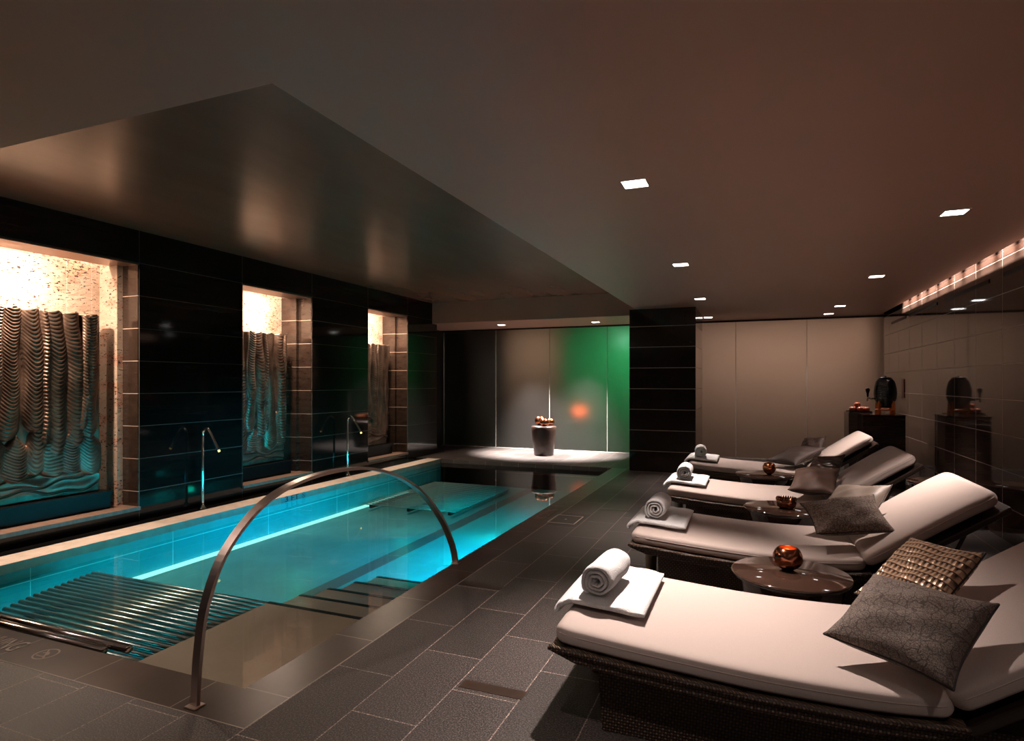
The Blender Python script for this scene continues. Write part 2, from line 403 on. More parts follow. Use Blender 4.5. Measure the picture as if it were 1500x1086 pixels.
# ------------------------------------------------------------------ room shell
LOW, HIGH = 2.47, 2.86
XR = 2.0
struct(boxes('floor', [(-1.84, XR+.3, -3, 11.49, -.6, 0), (-7, -1.84, -3, 1.78, -.6, 0), (-7, -1.84, 9.42, 11.49, -.6, 0)], M['floor']))
cop1 = struct(box('trim_1', (-7, -1.84, 1.78, 2.02, -.4, .001), M['coping']))
cop2 = struct(box('trim_2', (-2.08, -1.84, 2.02, 9.42, -.4, .001), M['coping']))
struct(boxes('ceiling', [(-1.67, 1.935, -3, 12.6, LOW, LOW+.05), (-7, -1.67, -3, 1.75, LOW, LOW+.05), (-7, -1.67, 10.0, 12.6, LOW, LOW+.05),
                         (-1.67, -1.62, -3, 12.6, LOW+.05, HIGH+.05), (-7, -1.67, 1.7, 1.75, LOW+.05, HIGH+.05), (-7, -1.67, 10.0, 10.05, LOW+.05, HIGH+.05)], M['ceil']))
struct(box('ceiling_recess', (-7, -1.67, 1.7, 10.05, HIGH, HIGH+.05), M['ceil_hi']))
struct(box('ceiling_slot_top', (1.5, XR+.1, -3, 12.6, 2.95, 3.0), M['void']))
# right wall of glossy tile
struct(box('wall_right', (XR, XR+.2, -3, 11.49, -.3, 3.0), M['right_tile']))
struct(box('wall_behind', (-7, XR+.2, -3.2, -3, -.3, 3.0), M['cabinet']))
# left wall with three niches
NI = [(2.1, 4.148), (5.442, 6.659), (7.955, 9.126)]
ZB, ZT = .125, 2.53
ys = [-3]+[y for n in NI for y in n]+[10.18]
segs = [(-5.87, -5.65, ys[i], ys[i+1], -.4, HIGH) for i in range(0, 8, 2)]
segs += [(-5.87, -5.65, a, b, ZT, HIGH) for a, b in NI]+[(-5.87, -5.65, a, b, -.4, ZB-.035) for a, b in NI]
segs += [(-6.9, -5.87, 9.6, 10.18, -.4, HIGH)]
struct(boxes('wall_left', segs, M['black_tile']))
for i, (a, b) in enumerate(NI):
    n = i*4+3
    # jamb lining, bronze soffit, sill, travertine back
    struct(boxes('trim_%d' % n, [(-6.0, -5.655, b-.012, b, ZB, ZT), (-6.14, -5.87, b-.06 if i else b-.012, b+.05, ZB, ZT+.02), (-6.0, -5.655, a, a+.012, ZB, ZT), (-6.14, -5.87, a-.05, a+.02, ZB, ZT)], M['jamb_tile']))
    struct(boxes('trim_%d' % (n+1), [(-5.99, -5.652, a, b, ZT-.012, ZT+.002)], M['bronze_soffit']))
    struct(boxes('trim_%d' % (n+2), [(-6.2, -5.63, a, b, ZB-.035, ZB)], M['sill']))
    struct(boxes('trim_%d' % (n+3), [(-6.2, -6.13, a-.1, b+.1, ZB, 2.75)]+([(-6.13, -5.872, b-.07, b+.02, ZB, 2.75)] if i == 0 else []), M['trav']))
    struct(boxes('trim_%d' % (20+i), [(-6.3, -5.87, a-.1, b+.1, 2.74, 2.8)], M['void']))
    yc = (a+b)/2; wd = b-a
    l = area('niche_lamp', (-6.045, yc, 2.66), (-6.05, yc, 0), 8*wd, (1, .74, .56), wd*.92, .03)
    l.rotation_euler = (0, 0, R(90)); l.data.size = wd*.92; l.data.size_y = .03
    l = area('relief_fill', (-5.70, yc, 2.50), (-5.98, yc, 1.0), 34*wd, (1, .76, .58), wd*.8, .06)  # added fill light that brightens the relief front
    l.rotation_euler = (R(-13), 0, R(-90)); l.rotation_euler = (Vector((-.30, 0, -1.45))).to_track_quat('-Z', 'X').to_euler(); l.data.size = wd*.8 if False else .06; l.data.size_y = wd*.8 if False else .06
    l.data.shape = 'SQUARE'; l.data.size = .10
    lamp('ledge_spot', 'SPOT', (-5.74, yc, 2.50), (-5.33, yc, 0), 55*wd, (1, .80, .64), spot_size=R(34 if i else 48), spot_blend=.7, shadow_soft_size=.03)
struct(box('shelf_trim', (-5.65, -5.42, 1.78, 9.42, -.4, -.015), M['shelf']))
ledge = struct(box('trim_ledge', (-5.42, -5.15, 1.78, 9.42, -.07, 0), M['ledge']))
struct(box('trim_ledge_face', (-5.40, -5.152, 2.0, 9.42, -.5, -.069), M['coping']))
# far left return and back glass
struct(box('wall_far_left', (-6.9, -6.25, 10.18, 12.6, -.3, HIGH), M['void']))
edges = [-6.2, -4.976, -3.80, -2.626, -1.45, -.293, .854, XR]
for i in range(7):
    g = struct(box('window_%d' % (i+1), (edges[i]+.004, edges[i+1]-.004, 11.49, 11.502, .005, 2.44), M['frost']))
    e = box('window_seam', (edges[i]-.006, edges[i]+.003, 11.475, 11.50, .0, 2.44), M['seam']); e.parent = g
struct(boxes('baseboard_back', [(-6.25, XR, 11.475, 11.51, 0, .012)], M['seam']))
struct(box('trim_head', (-6.25, XR, 11.47, 11.52, 2.44, LOW), M['void']))
# pillar
struct(box('wall_pillar', (-1.765, -.79, 9.216, 10.43, 0, LOW), M['pillar_tile']))
# the room beyond the frosted glass
struct(box('floor_beyond', (-7, XR+.2, 11.51, 15, -.1, 0), M['drawer']))
bw = plain('beyond_wall', (.42, .34, .28), .7)
struct(box('wall_beyond', (-7, XR+.2, 14.2, 14.4, 0, 3), bw)); struct(box('ceiling_beyond', (-7, XR+.2, 12.6, 14.4, 2.6, 2.8), M['void']))
struct(boxes('wall_beyond_side', [(XR, XR+.2, 11.51, 14.4, 0, 3), (-1.7, -1.6, 11.6, 14.3, 0, 3)], bw))
pw = struct(box('beyond_light_baffle', (-.03, .03, 1.0, 2.75, 0, 2.6), bw)); pw.location = (-3.55, 11.53, 0); pw.rotation_euler = (0, 0, R(19))  # baffle added to keep the green wash off the left panes
pw = struct(box('beyond_light_baffle', (-.03, .03, .8, 2.75, 0, 2.6), M['void'])); pw.location = (-4.75, 11.53, 0); pw.rotation_euler = (0, 0, R(22))  # second added baffle, keeps the leftmost pane dark
def back_wash(loc, tgt, p, col, sx, sy):
    o = area('beyond_lamp', loc, tgt, p, col, sx, sy); return o
back_wash((-2.55, 13.0, 2.5), (-2.7, 14.2, 1.5), 24, (.04, 1, .34), .9, .2)
back_wash((-.2, 13.0, 2.5), (-.2, 14.2, 1.3), 17, (1, .70, .56), 1.8, .2)
back_wash((1.4, 13.0, 2.5), (1.4, 14.2, 1.3), 12, (1, .68, .54), 1.2, .2)
back_wash((-5.1, 13.2, 2.5), (-5.1, 14.2, 1.6), 9, (1, .70, .50), .4, .2)

# ------------------------------------------------------------------ pool
DEP = -.42
struct(boxes('pool_basin', [(-5.25, -1.9, 1.9, 9.5, DEP-.1, DEP), (-5.25, -5.15, 1.9, 9.5, DEP, -.07), (-2.08, -2.0, 2.0, 9.5, DEP, -.07), (-5.2, -2.0, 1.95, 2.02, DEP, -.07), (-5.2, -2.0, 9.42, 9.5, DEP, -.07)], M['pool']))
wv = []; wf = []; nx, ny = 8, 16
for j in range(ny+1):
    for i in range(nx+1): wv.append((-5.151+(3.072)*i/nx, 2.019+7.402*j/ny, -.07))
for j in range(ny):
    for i in range(nx): a = j*(nx+1)+i; wf.append((a, a+1, a+nx+2, a+nx+1))
wt = mesh_ob('pool_water', wv, wf, M['water']); wt['kind'] = 'stuff'; tag(wt, 'still teal water filling the indoor lap pool', 'water')
XS0, XS1 = -2.95, -2.08
sy = [2.02, 3.07, 3.37, 3.67, 3.99, 4.30]
st = thing('pool_steps', 'brown stone steps with black nosings going down into the pool', 'steps', (-2.5, 3.1, DEP))
for k in range(5):
    z = -.09-.05*k; tr_ = box('tread', (XS0+2.5, XS1+2.499, sy[k]-3.1+(.0 if k else 0), sy[k+1]-3.1, .001, z-DEP), M['step'], st)
    box('nosing', (XS0+2.5-.001, XS1+2.498, sy[k+1]-3.1-.03, sy[k+1]-3.1+.002, z-DEP-.04, z-DEP+.003), M['nosing'], tr_)
def jet_lounge(label, x0, x1, x0b, y0, y1, n, z0, sag, mat, br=.015):
    t = thing('bar_lounge', label, 'pool lounge', ((x0+x1)/2, (y0+y1)/2, DEP), 0, 'tubular steel bars set in the pool')
    ox, oy = t.location.x, t.location.y
    for k in range(n):
        f = k/(n-1); y = y0+(y1-y0)*f; xl = x0+(x0b-x0)*f; z = z0-DEP+sag*(math.sin(f*math.pi*1.4))
        sweep('bar', [(xl-ox, y-oy, z), (x1-ox, y-oy, z)], mat, br, 10, t)
    for x in (max(x0, x0b)+.12, x1-.1, (x0+x1)/2):
        box('bearer', (x-ox-.02, x-ox+.02, y0-oy, y1-oy, z0-DEP-.05-abs(sag), z0-DEP-br-abs(sag)), M['black'], t)
    return t
jet_lounge('near bench of steel tubes under the water beside the steps', -4.45, -2.96, -4.80, 2.22, 3.14, 17, -.13, .012, M['barsteel'])
jet_lounge('far bench of pale tubes under the water at the pool end', -5.05, -3.6, -5.05, 7.0, 9.0, 26, -.34, .0, M['farbar'], .007)
rt = thing('neck_rest', 'pair of chrome tubes along the near pool rim', 'neck rest', (-4.1, 2.08, -.07))
sweep('tube', [(-1.0, -.015, .055), (1.03, -.015, .055)], M['tube'], .022, 20, rt)
sweep('tube', [(-1.0, .045, .055), (1.13, .045, .055)], M['tube'], .022, 20, rt)
box('bracket', (.9, .93, -.058, .07, .0, .035), M['black'], rt)
led = mesh_ob('light_strip', [], [], M['ledstrip']); bpy.data.objects.remove(led)
led = box('light_strip', (-5.148, -5.10, 3.7, 8.3, DEP+.001, DEP+.028), M['ledstrip']); tag(led, 'glowing line of light along the foot of the left pool wall', 'light strip')
# coping lettering
text('lettering', 'NO DIVING', .15, (-3.70, 1.90, .0022), (0, 0, 0), M['text'], cop1, .62)
no_diving('pictogram', .058, (-3.26, 1.905, .0015), (0, 0, 0), M['text'], cop1)
text('lettering', 'NO DIVING', .15, (-1.97, 5.85, .0022), (0, 0, R(90)), M['text'], cop2, .62)
no_diving('pictogram', .055, (-1.97, 6.28, .0015), (0, 0, R(90)), M['text'], cop2)
ds = thing('depth_marker', 'pale 3 FT depth tile with no diving mark on the pool rim', 'sign', (-5.15, 5.76, -.035))
box('plate', (.0, .004, -.22, .22, -.034, .033), plain('pale_blue_tile', (.30, .42, .42), .3), ds)
text('lettering', '3 FT', .088, (.006, -.05, -.001), (R(90), 0, R(90)), M['textblack'], ds, 1.5)
no_diving('pictogram', .031, (.006, .15, -.001), (R(90), 0, R(90)), M['textblack'], ds)
# floor hatch and dark inset strips
h = thing('floor_hatch', 'square access hatch with bright metal edge beside the pool rim', 'hatch', (-1.72, 5.7, 0))
boxes('frame', [(-.135, .135, -.175, -.167, 0, .003), (-.135, .135, .167, .175, 0, .003), (-.135, -.127, -.175, .175, 0, .003), (.127, .135, -.175, .175, 0, .003)], M['whitetrim'], h)
box('cover', (-.127, .127, -.167, .167, 0, .0015), M['floor'], h)
lathe('pull', [(.0, .0015), (.012, .0015), (.012, .003), (0, .003)], M['steel'], h, 16)
k = 40
for (x, y) in ((-1.835+.002, 3.60), (-1.215, 2.385), (-.91, 4.85), (-1.52, 6.3), (-.91, 7.3), (-1.215, 8.3)):
    struct(box('trim_%d' % k, (x, x+.30, y, y+.07, -.01, .0015), M['coping'])); k += 1

# ------------------------------------------------------------------ grab arch
P = [(-2.16, 1.83, 0), (-2.158, 1.845, .22), (-2.155, 1.88, .42), (-2.148, 1.98, .62), (-2.14, 2.2, .79), (-2.13, 2.51, .862), (-2.115, 2.9, .855), (-2.10, 3.2, .78),
     (-2.09, 3.45, .665), (-2.08, 3.65, .52), (-2.07, 3.82, .345), (-2.064, 3.95, .15), (-2.06, 4.0, 0)]
base = Vector((-2.11, 2.9, .0))
ar = thing('handrail', 'brushed steel arched handrail rising over the pool steps', 'handrail', base)
pts = catmull([Vector(p)-base for p in P], 8)
sweep('rail', pts, M['steel'], parent=ar, section=[(-.023, -.008), (.023, -.008), (.023, .008), (-.023, .008)])
for p in (P[0], P[-1]):
    box('base_plate', (p[0]-base.x-.032, p[0]-base.x+.032, p[1]-base.y-.028, p[1]-base.y+.028, .0012, .007), M['steel'], ar, .002)

# ------------------------------------------------------------------ water spouts
def spout():
    t = thing('water_spout', 'chrome bent water spout between the first and second niches', 'spout', (-5.53, 4.78, -.015), 0, 'water spouts along the left wall')
    lathe('base', [(.042, 0), (.042, .012), (.028, .02), (.022, .05)], M['chrome'], t, 24)
    p = catmull([(0, 0, .02), (0, 0, .45), (0, 0, .78), (.02, 0, .85), (.065, 0, .868), (.11, 0, .83), (.20, 0, .70), (.235, 0, .645)], 8)
    sweep('pipe', p, M['chrome'], .0145, 14, t, up=(0, 1, 0))
    o = sweep('nozzle', [(.232, 0, .65), (.245, 0, .632)], emit('nozzle_glow', (1, .75, .2), 2.5), .012, 12, t, up=(0, 1, 0))
    o['label'] = 'glowing yellow nozzle tip'
    return t
s1 = spout(); dup(s1, (-5.53, 7.28, -.015), 0, 'chrome bent water spout between the second and third niches')

# ------------------------------------------------------------------ bronze reliefs
def relief(y0, y1, seed, label, xf=-5.88, z0=.30, z1=2.03):
    rng = random.Random(seed); W = y1-y0; Hh = z1-z0
    ny = int(W/.0055); nz = int(Hh/.0055)
    Y = np.linspace(0, W, ny)[None, :].repeat(nz, 0); Z = np.linspace(0, Hh, nz)[:, None].repeat(ny, 1)
    H = .012+.006*np.sin(Y*9+seed)*np.cos(Z*6)
    # base slab seams in the lowest band
    for q in range(5):
        c = .10+.07*q*(.7+.6*rng.random()); wob = c+.03*np.sin(Y*7+q*2+seed)+.015*np.sin(Y*19+q)
        H += .014*np.exp(-((Z-wob)/.05)**2)-.018*np.exp(-((Z-wob+.035)/.006)**2)
    n = max(4, int(round(W/.165))); flows = []
    for k in range(n):
        yc = W*(k+.5)/n+rng.uniform(-.02, .02)
        flows.append((yc, rng.uniform(.080, .098), rng.uniform(.22, .62), 0, rng.random()*6))
        if k % 2 == 0: flows.append((yc+W/n*.5, rng.uniform(.03, .042), rng.uniform(.32, .9), .010, rng.random()*6))
    for q in range(n):   # fat lobes at the foot
        flows.append((W*(q+.5)/n+rng.uniform(-.04, .04), rng.uniform(.10, .15), rng.uniform(.12, .26), -.01, rng.random()*6, .28+rng.random()*.25))
    for fl in flows:
        yc, wd, zb, dh, ph = fl[:5]; zt = fl[5]+zb if len(fl) > 5 else 9
        cy = yc+.020*np.sin(Z*3.1+ph)+.010*np.sin(Z*8+ph*2)
        wz = wd*(1+.13*np.sin(Z*4.0+ph*1.7)+.05*np.sin(Z*11+ph))*(1.0+.35*np.clip(1-(Z-zb)/.35, 0, 1))
        tt = (Y-cy)/wz
        up = np.clip((Z-zb)/(wz*1.1), -1, 1); endf = np.sqrt(np.clip(1-(1-np.clip(up, 0, 1))**2, 0, 1))
        if zt < 8: endf = endf*np.clip((zt-Z)/.15, 0, 1)
        body = np.sqrt(np.clip(1-tt**2/np.maximum(endf**2, 1e-3), 0, 1))*(endf > .02)
        sag = Z-.55*wd*(1-tt**2)*-1
        arg = (Z+.9*wz*(tt**2)*-1+.012*np.sin(Y*30+ph))
        ridge = np.abs(np.sin((arg*-1)*math.pi/(.022+.003*(ph % 6))+ph+.8*np.sin(Z*5+ph)))**.7
        amp = .017*(.35+.65*np.clip(np.sin(Z*3.3+ph)*1.2+.5, 0, 1))
        h = (.058+dh)*body+amp*(1-ridge)*-1*body+.014
        H = np.where(body > 0, np.maximum(H, h), H)
    # scalloped top edge
    top = Hh-.02-.022*np.abs(np.sin(Y*math.pi/(W/n)*1.0+seed))
    Zr = np.where(Z > Hh*.8, Hh*.8+(Z-Hh*.8)*(top-Hh*.8)/(Hh*.2), Z)
    T = .10
    v = []
    Yo = Y-W/2
    for i in range(nz):
        for j in range(ny): v.append((H[i, j], Yo[i, j], Zr[i, j]))
    f = [(i*ny+j, i*ny+j+1, (i+1)*ny+j+1, (i+1)*ny+j) for i in range(nz-1) for j in range(ny-1)]
    # thickness: closed border to a flat back
    loop = [j for j in range(ny)]+[i*ny+ny-1 for i in range(1, nz)]+[(nz-1)*ny+j for j in range(ny-2, -1, -1)]+[i*ny for i in range(nz-2, 0, -1)]
    b0 = len(v)
    for q in loop: v.append((-T, v[q][1], v[q][2]))
    m = len(loop)
    for q in range(m): f.append((loop[(q+1) % m], loop[q], b0+q, b0+(q+1) % m))
    f.append(tuple(b0+q for q in range(m)))
    o = mesh_ob('bronze_relief', v, f, M['bronze'], None, True)
    o.location = (xf-.05, (y0+y1)/2, z0); tag(o, label, 'wall relief', 'bronze relief panels in the wall niches')
    return o
relief(2.22, 3.93, 1, 'largest bronze relief of flowing drapery in the nearest wall niche')
relief(5.55, 6.40, 5, 'bronze relief of flowing drapery in the middle wall niche')
relief(8.05, 8.87, 9, 'bronze relief of flowing drapery in the farthest wall niche')
for (a, b), lab in zip([(2.2, 3.99), (5.5, 6.46), (8.0, 8.93)], ('black plinth under the nearest bronze relief', 'black plinth under the middle bronze relief', 'black plinth under the farthest bronze relief')):
    tag(boxes('relief_plinth', [(-6.1, -5.84, a, b, ZB+.001, .262), (-6.1, -5.81, a, b, .262, .298)], M['black']), lab, 'plinth', 'plinths under the reliefs')

# ------------------------------------------------------------------ loungers
def cushion(name, prof, width, T, mat, parent, r0=.07, r1=.05, endr=.045):
    """padded cushion swept along a side profile (x,z of its mid line), rounded at both ends and in plan"""
    P = catmull([(x, 0, z) for x, z in prof], 10)
    d = [0]
    for a, b in zip(P, P[1:]): d.append(d[-1]+(b-a).length)
    Ltot = d[-1]; S = []
    N1 = 8
    for i in range(N1+1): S.append(endr*(1-math.cos(i/N1*math.pi/2)))
    mid = 40
    for i in range(1, mid): S.append(endr+(Ltot-2*endr)*i/mid)
    for i in range(N1+1): S.append(Ltot-endr*(1-math.cos((N1-i)/N1*math.pi/2)))
    v = []; f = []; nc = 48
    for s in S:
        j = 0
        while j < len(d)-2 and d[j+1] < s: j += 1
        t = (s-d[j])/max(d[j+1]-d[j], 1e-9); p = P[j].lerp(P[j+1], t); tg = (P[j+1]-P[j]).normalized(); nn = Vector((-tg.z, 0, tg.x))
        e = min(s, Ltot-s); th = T/2*math.sqrt(max(0, 1-(1-min(e/endr, 1))**2)); th = max(th, .001)
        R_ = r0 if s < Ltot/2 else r1
        hw = width/2-(R_-math.sqrt(max(0, R_**2-(R_-min(e, R_))**2)))
        for k in range(nc):
            a = 2*math.pi*k/nc; ca, sa = math.cos(a), math.sin(a)
            yy = hw*abs(ca)**.16*(1 if ca >= 0 else -1); q = abs(sa)**.42*(1 if sa >= 0 else -1)
            puff = 1+.10*(1-(yy/hw)**2)
            v.append(p+nn*(th*q*puff)+Vector((0, yy, 0)))
    n = len(S)
    for i in range(n-1):
        for k in range(nc): a = i*nc+k; b = i*nc+(k+1) % nc; f.append((a, a+nc, b+nc, b))
    f.append(tuple(range(nc))); f.append(tuple((n-1)*nc+k for k in range(nc))[::-1])
    o = mesh_ob(name, v, f, mat, parent, True)
    # stitched seam round the sides
    for sgn in (-1, 1):
        pts = []
        for s in S[6:-6:2]:
            j = 0
            while j < len(d)-2 and d[j+1] < s: j += 1
            t = (s-d[j])/max(d[j+1]-d[j], 1e-9); p = P[j].lerp(P[j+1], t); e = min(s, Ltot-s)
            R_ = r0 if s < Ltot/2 else r1
            hw = width/2-(R_-math.sqrt(max(0, R_**2-(R_-min(e, R_))**2)))
            pts.append(p+Vector((0, sgn*(hw-.0005), .008)))
        sweep('seam', pts, mat, .0022, 6, o)
    return o
WL = .86
def lounger():
    t = thing('sun_lounger', '', 'lounger', (0, 2.17, 0), 0, 'cream wicker sun loungers in a row')
    yc = WL/2
    seat = cushion('seat_cushion', [(-.715, .390), (-.62, .382), (-.37, .362), (0, .340), (.33, .338), (.50, .350), (.575, .362)], WL-.03, .082, M['cushion'], t)
    back = cushion('back_cushion', [(.560, .366), (.66, .432), (.85, .565), (1.02, .682), (1.165, .772)], WL-.03, .082, M['cushion'], t, .05, .09)
    for c in (seat, back): c.location = (0, yc, 0)
    # woven tray following the seat, then skirt to the floor
    pr = [(-.722, .330, .352), (-.62, .295, .345), (-.37, .268, .321), (0, .243, .298), (.33, .240, .296), (.50, .258, .308), (.60, .285, .318)]
    v = []; f = []
    for (x, zb, zt) in pr:
        for y in (0, WL): v += [(x, y, zb), (x, y, zt)]
    for i in range(len(pr)-1):
        a = i*4; b = a+4
        f += [(a, a+1, b+1, b), (a+2, b+2, b+3, a+3), (a+1, a+3, b+3, b+1), (a, b, b+2, a+2)]
    f += [(0, 2, 3, 1), (len(v)-4, len(v)-3, len(v)-1, len(v)-2)]
    o = mesh_ob('tray', v, f, M['wicker'], t)
    bv = o.modifiers.new('bevel', 'BEVEL'); bv.width = .012; bv.segments = 3
    for sgn, y in ((0, -.004), (1, WL+.004)):
        sweep('braid', [(x, y, zt-.004) for x, zb, zt in pr], M['wicker'], .011, 8, o)
    sk = []; f = []
    top = [(-.56, .29), (-.37, .27), (0, .245), (.33, .242), (.55, .27), (.92, .27)]
    y0, y1 = .105, WL-.09
    for (x, zt) in top:
        xb = x if x > -.5 else -.545
        sk += [(xb, y0+.02, .004), (x, y0, zt), (xb, y1-.02, .004), (x, y1, zt)]
    for i in range(len(top)-1):
        a = i*4; b = a+4
        f += [(a, a+1, b+1, b), (a+2, b+2, b+3, a+3), (a+1, a+3, b+3, b+1), (a, b, b+2, a+2)]
    f += [(0, 2, 3, 1), (len(sk)-4, len(sk)-3, len(sk)-1, len(sk)-2)]
    mesh_ob('base', sk, f, M['wicker'], t)
    # back frame
    bf = [(.60, .312), (.88, .503), (1.205, .728)]
    v = []; f = []
    for (x, z) in bf:
        for y in (.02, WL-.02): v += [(x+.012, y, z-.034), (x, y, z-.002)]
    for i in range(2):
        a = i*4; b = a+4
        f += [(a, a+1, b+1, b), (a+2, b+2, b+3, a+3), (a+1, a+3, b+3, b+1), (a, b, b+2, a+2)]
    f += [(0, 2, 3, 1), (8, 9, 11, 10)]
    o = mesh_ob('back_frame', v, f, M['leather'], t); bv = o.modifiers.new('bevel', 'BEVEL'); bv.width = .008; bv.segments = 2
    for y in (.06, WL-.06):
        sweep('strut', [(.90, y, .26), (1.05, y, .62)], M['leather'], .010, 8, t)
    lathe('leg', [(.034, 0), (.038, .01), (.046, .30), (.030, .315)], M['leg'], t, 24, (-.675, .60, .002))
    return t
LY = [2.17, 3.73, 5.42, 7.20]
LT = ['nearest sun lounger, with a white rolled towel and bronze scaly pillow', 'second sun lounger from the front, with grey textured and taupe pillows',
      'third sun lounger from the front, with a smooth brown pillow', 'farthest sun lounger, beside the dark cabinet, with two dark brown pillows']
L0 = lounger(); L0['label'] = LT[0]
loungers = [L0]+[dup(L0, (0, LY[i], 0), 0, LT[i]) for i in (1, 2, 3)]

# towels
def folded(label, y, cy=.40, w_=.56):
    # soft folded slab that bends down over the foot edge
    prof = [(-.742, .405), (-.733, .424), (-.70, .444), (-.65, .4465), (-.50, .4345), (-.395, .4275)]
    P_ = catmull([(x, 0, z) for x, z in prof], 5); v = []; f = []; nc = 28
    T = .028
    n = len(P_)
    for i, p in enumerate(P_):
        a = P_[max(i-1, 0)]; b = P_[min(i+1, n-1)]; tg = (b-a).normalized(); nn = Vector((-tg.z, 0, tg.x))
        e = min(i, n-1-i); th = T/2*(.55 if e == 0 else .85 if e == 1 else 1)
        for k in range(nc):
            an = 2*math.pi*k/nc; ca, sa = math.cos(an), math.sin(an)
            yy = w_/2*abs(ca)**.12*(1 if ca >= 0 else -1); q = abs(sa)**.55*(1 if sa >= 0 else -1)
            wv_ = .0025*math.sin(i*1.3+k*.9+y*7)
            v.append(p+nn*(th*q+wv_*(q > .3)+.012)+Vector((0, yy+.003*math.sin(i*.8+y*5), 0)))
    for i in range(n-1):
        for k in range(nc): a = i*nc+k; b = i*nc+(k+1) % nc; f.append((a, a+nc, b+nc, b))
    f.append(tuple(range(nc))); f.append(tuple((n-1)*nc+k for k in range(nc))[::-1])
    o = mesh_ob('folded_towel', v, f, M['towel'], None, True, (0, y+cy, -.0))
    tag(o, label, 'towel', 'folded white towels on the lounger feet'); return o
def rolled():
    v = []; f = []; turns = 3.3; n = 150; Lh = .15; rows = 10
    R0, R1 = .010, .066; th = .0165
    for j in range(rows+1):
        yy = -Lh+2*Lh*j/rows; edge = 1 if j in (0, rows) else 0
        for i in range(n+1):
            a = turns*2*math.pi*i/n; r = R0+(R1-R0)*(i/n)
            rr = r+.0012*math.sin(a*5+j); sh = .004*math.sin(a*3.0)*edge+.009*(1-i/n)*(1 if j == 0 else -1 if j == rows else 0)*-1
            half = th/2*(.62 if edge else 1)
            for s in (-1, 1):
                q = rr+s*half; v.append((q*math.cos(a+2.2), yy+sh+edge*.002*s, q*math.sin(a+2.2)*.96))
    w2 = (n+1)*2
    for j in range(rows):
        for i in range(n):
            a = j*w2+i*2; b = a+w2
            f.append((a, a+2, b+2, b)); f.append((a+1, b+1, b+3, a+3))
        a = j*w2+n*2; f.append((a, a+1, a+1+w2, a+w2)); a = j*w2; f.append((a, a+w2, a+w2+1, a+1))
    for i in range(n):
        a = i*2; f.append((a, a+1, a+3, a+2)); a = rows*w2+i*2; f.append((a, a+2, a+3, a+1))
    o = mesh_ob('rolled_towel', v, f, M['towel'], None, True); return o
names = ['nearest lounger', 'second lounger from the front', 'third lounger from the front', 'farthest lounger']
rw = rolled()
for i, y in enumerate(LY):
    cy = .43 if i else .47
    folded('white folded towel lying on the foot of the '+names[i], y, cy)
    r = rw if i == 0 else rw.copy()
    if i: C.objects.link(r)
    r.location = (-.585, y+cy-.08, .534); r.rotation_euler = (0, 0, R(-4+3*i))
    tag(r, 'white rolled towel on top of the folded one, on the '+names[i], 'towel', 'rolled white towels on the lounger feet')

# pillows
def pillow(label, quad, mat, T=.075, seed=0, group='throw pillows on the loungers', pip=True):
    A, B, Cc, D = [Vector(q) for q in quad]; cen = (A+B+Cc+D)/4
    e1 = (B-A+Cc-D)/4; e2 = (D-A+Cc-B)/4; nn = e1.cross(e2).normalized()
    if nn.z < 0: nn = -nn
    ax = e1.normalized(); ay = nn.cross(ax).normalized()
    a1, a2 = e1.length, abs(e2.dot(ay)); skew = e2.dot(ax)/max(abs(e2.dot(ay)), 1e-6)
    n = 36; rng = random.Random(seed); ph = [rng.random()*6 for _ in range(6)]
    def pt(u, w_, s):
        x = a1*u*(1-.09*(1-w_*w_)); y = a2*w_*(1-.09*(1-u*u)); g = max(0, (1-u**2))**.5*max(0, (1-w_**2))**.5
        wr = .006*math.sin(6*u+3*w_+ph[0])*g+.004*math.sin(10*w_-5*u+ph[1])*g+.010*math.sin(2.2*u+ph[2])*math.sin(2*w_+ph[3])*g
        z = s*T*g**.82+wr*(1 if s > 0 else .3)
        z += .018*(abs(u)*abs(w_))**3*(1 if (u*w_ > 0) else -.4)
        return (x+skew*y*.0, y, z)
    v = []; f = []
    us = [math.sin((i/n-.5)*math.pi) for i in range(n+1)]
    for s in (1, -1):
        for w_ in us:
            for u in us: v.append(pt(u, w_, s))
    m = n+1; K = m*m
    for j in range(n):
        for i in range(n):
            a = j*m+i; f.append((a, a+1, a+m+1, a+m)); f.append((K+a, K+a+m, K+a+m+1, K+a+1))
    o = mesh_ob('throw_pillow', v, f, mat, None, True)
    mt = Matrix((ax, ay, nn)).transposed().to_4x4(); mt.translation = cen; o.matrix_world = mt
    bm = bmesh.new(); bm.from_mesh(o.data); bmesh.ops.remove_doubles(bm, verts=bm.verts, dist=1e-5); bm.to_mesh(o.data); bm.free()
    if pip:
        ed = [pt(u, -1, 1) for u in us]+[pt(1, w_, 1) for w_ in us[1:]]+[pt(u, 1, 1) for u in us[-2::-1]]+[pt(-1, w_, 1) for w_ in us[-2:0:-1]]
        sweep('piping', ed, M['piping'], .004, 8, o, closed=True)
    tag(o, label, 'pillow', group); return o
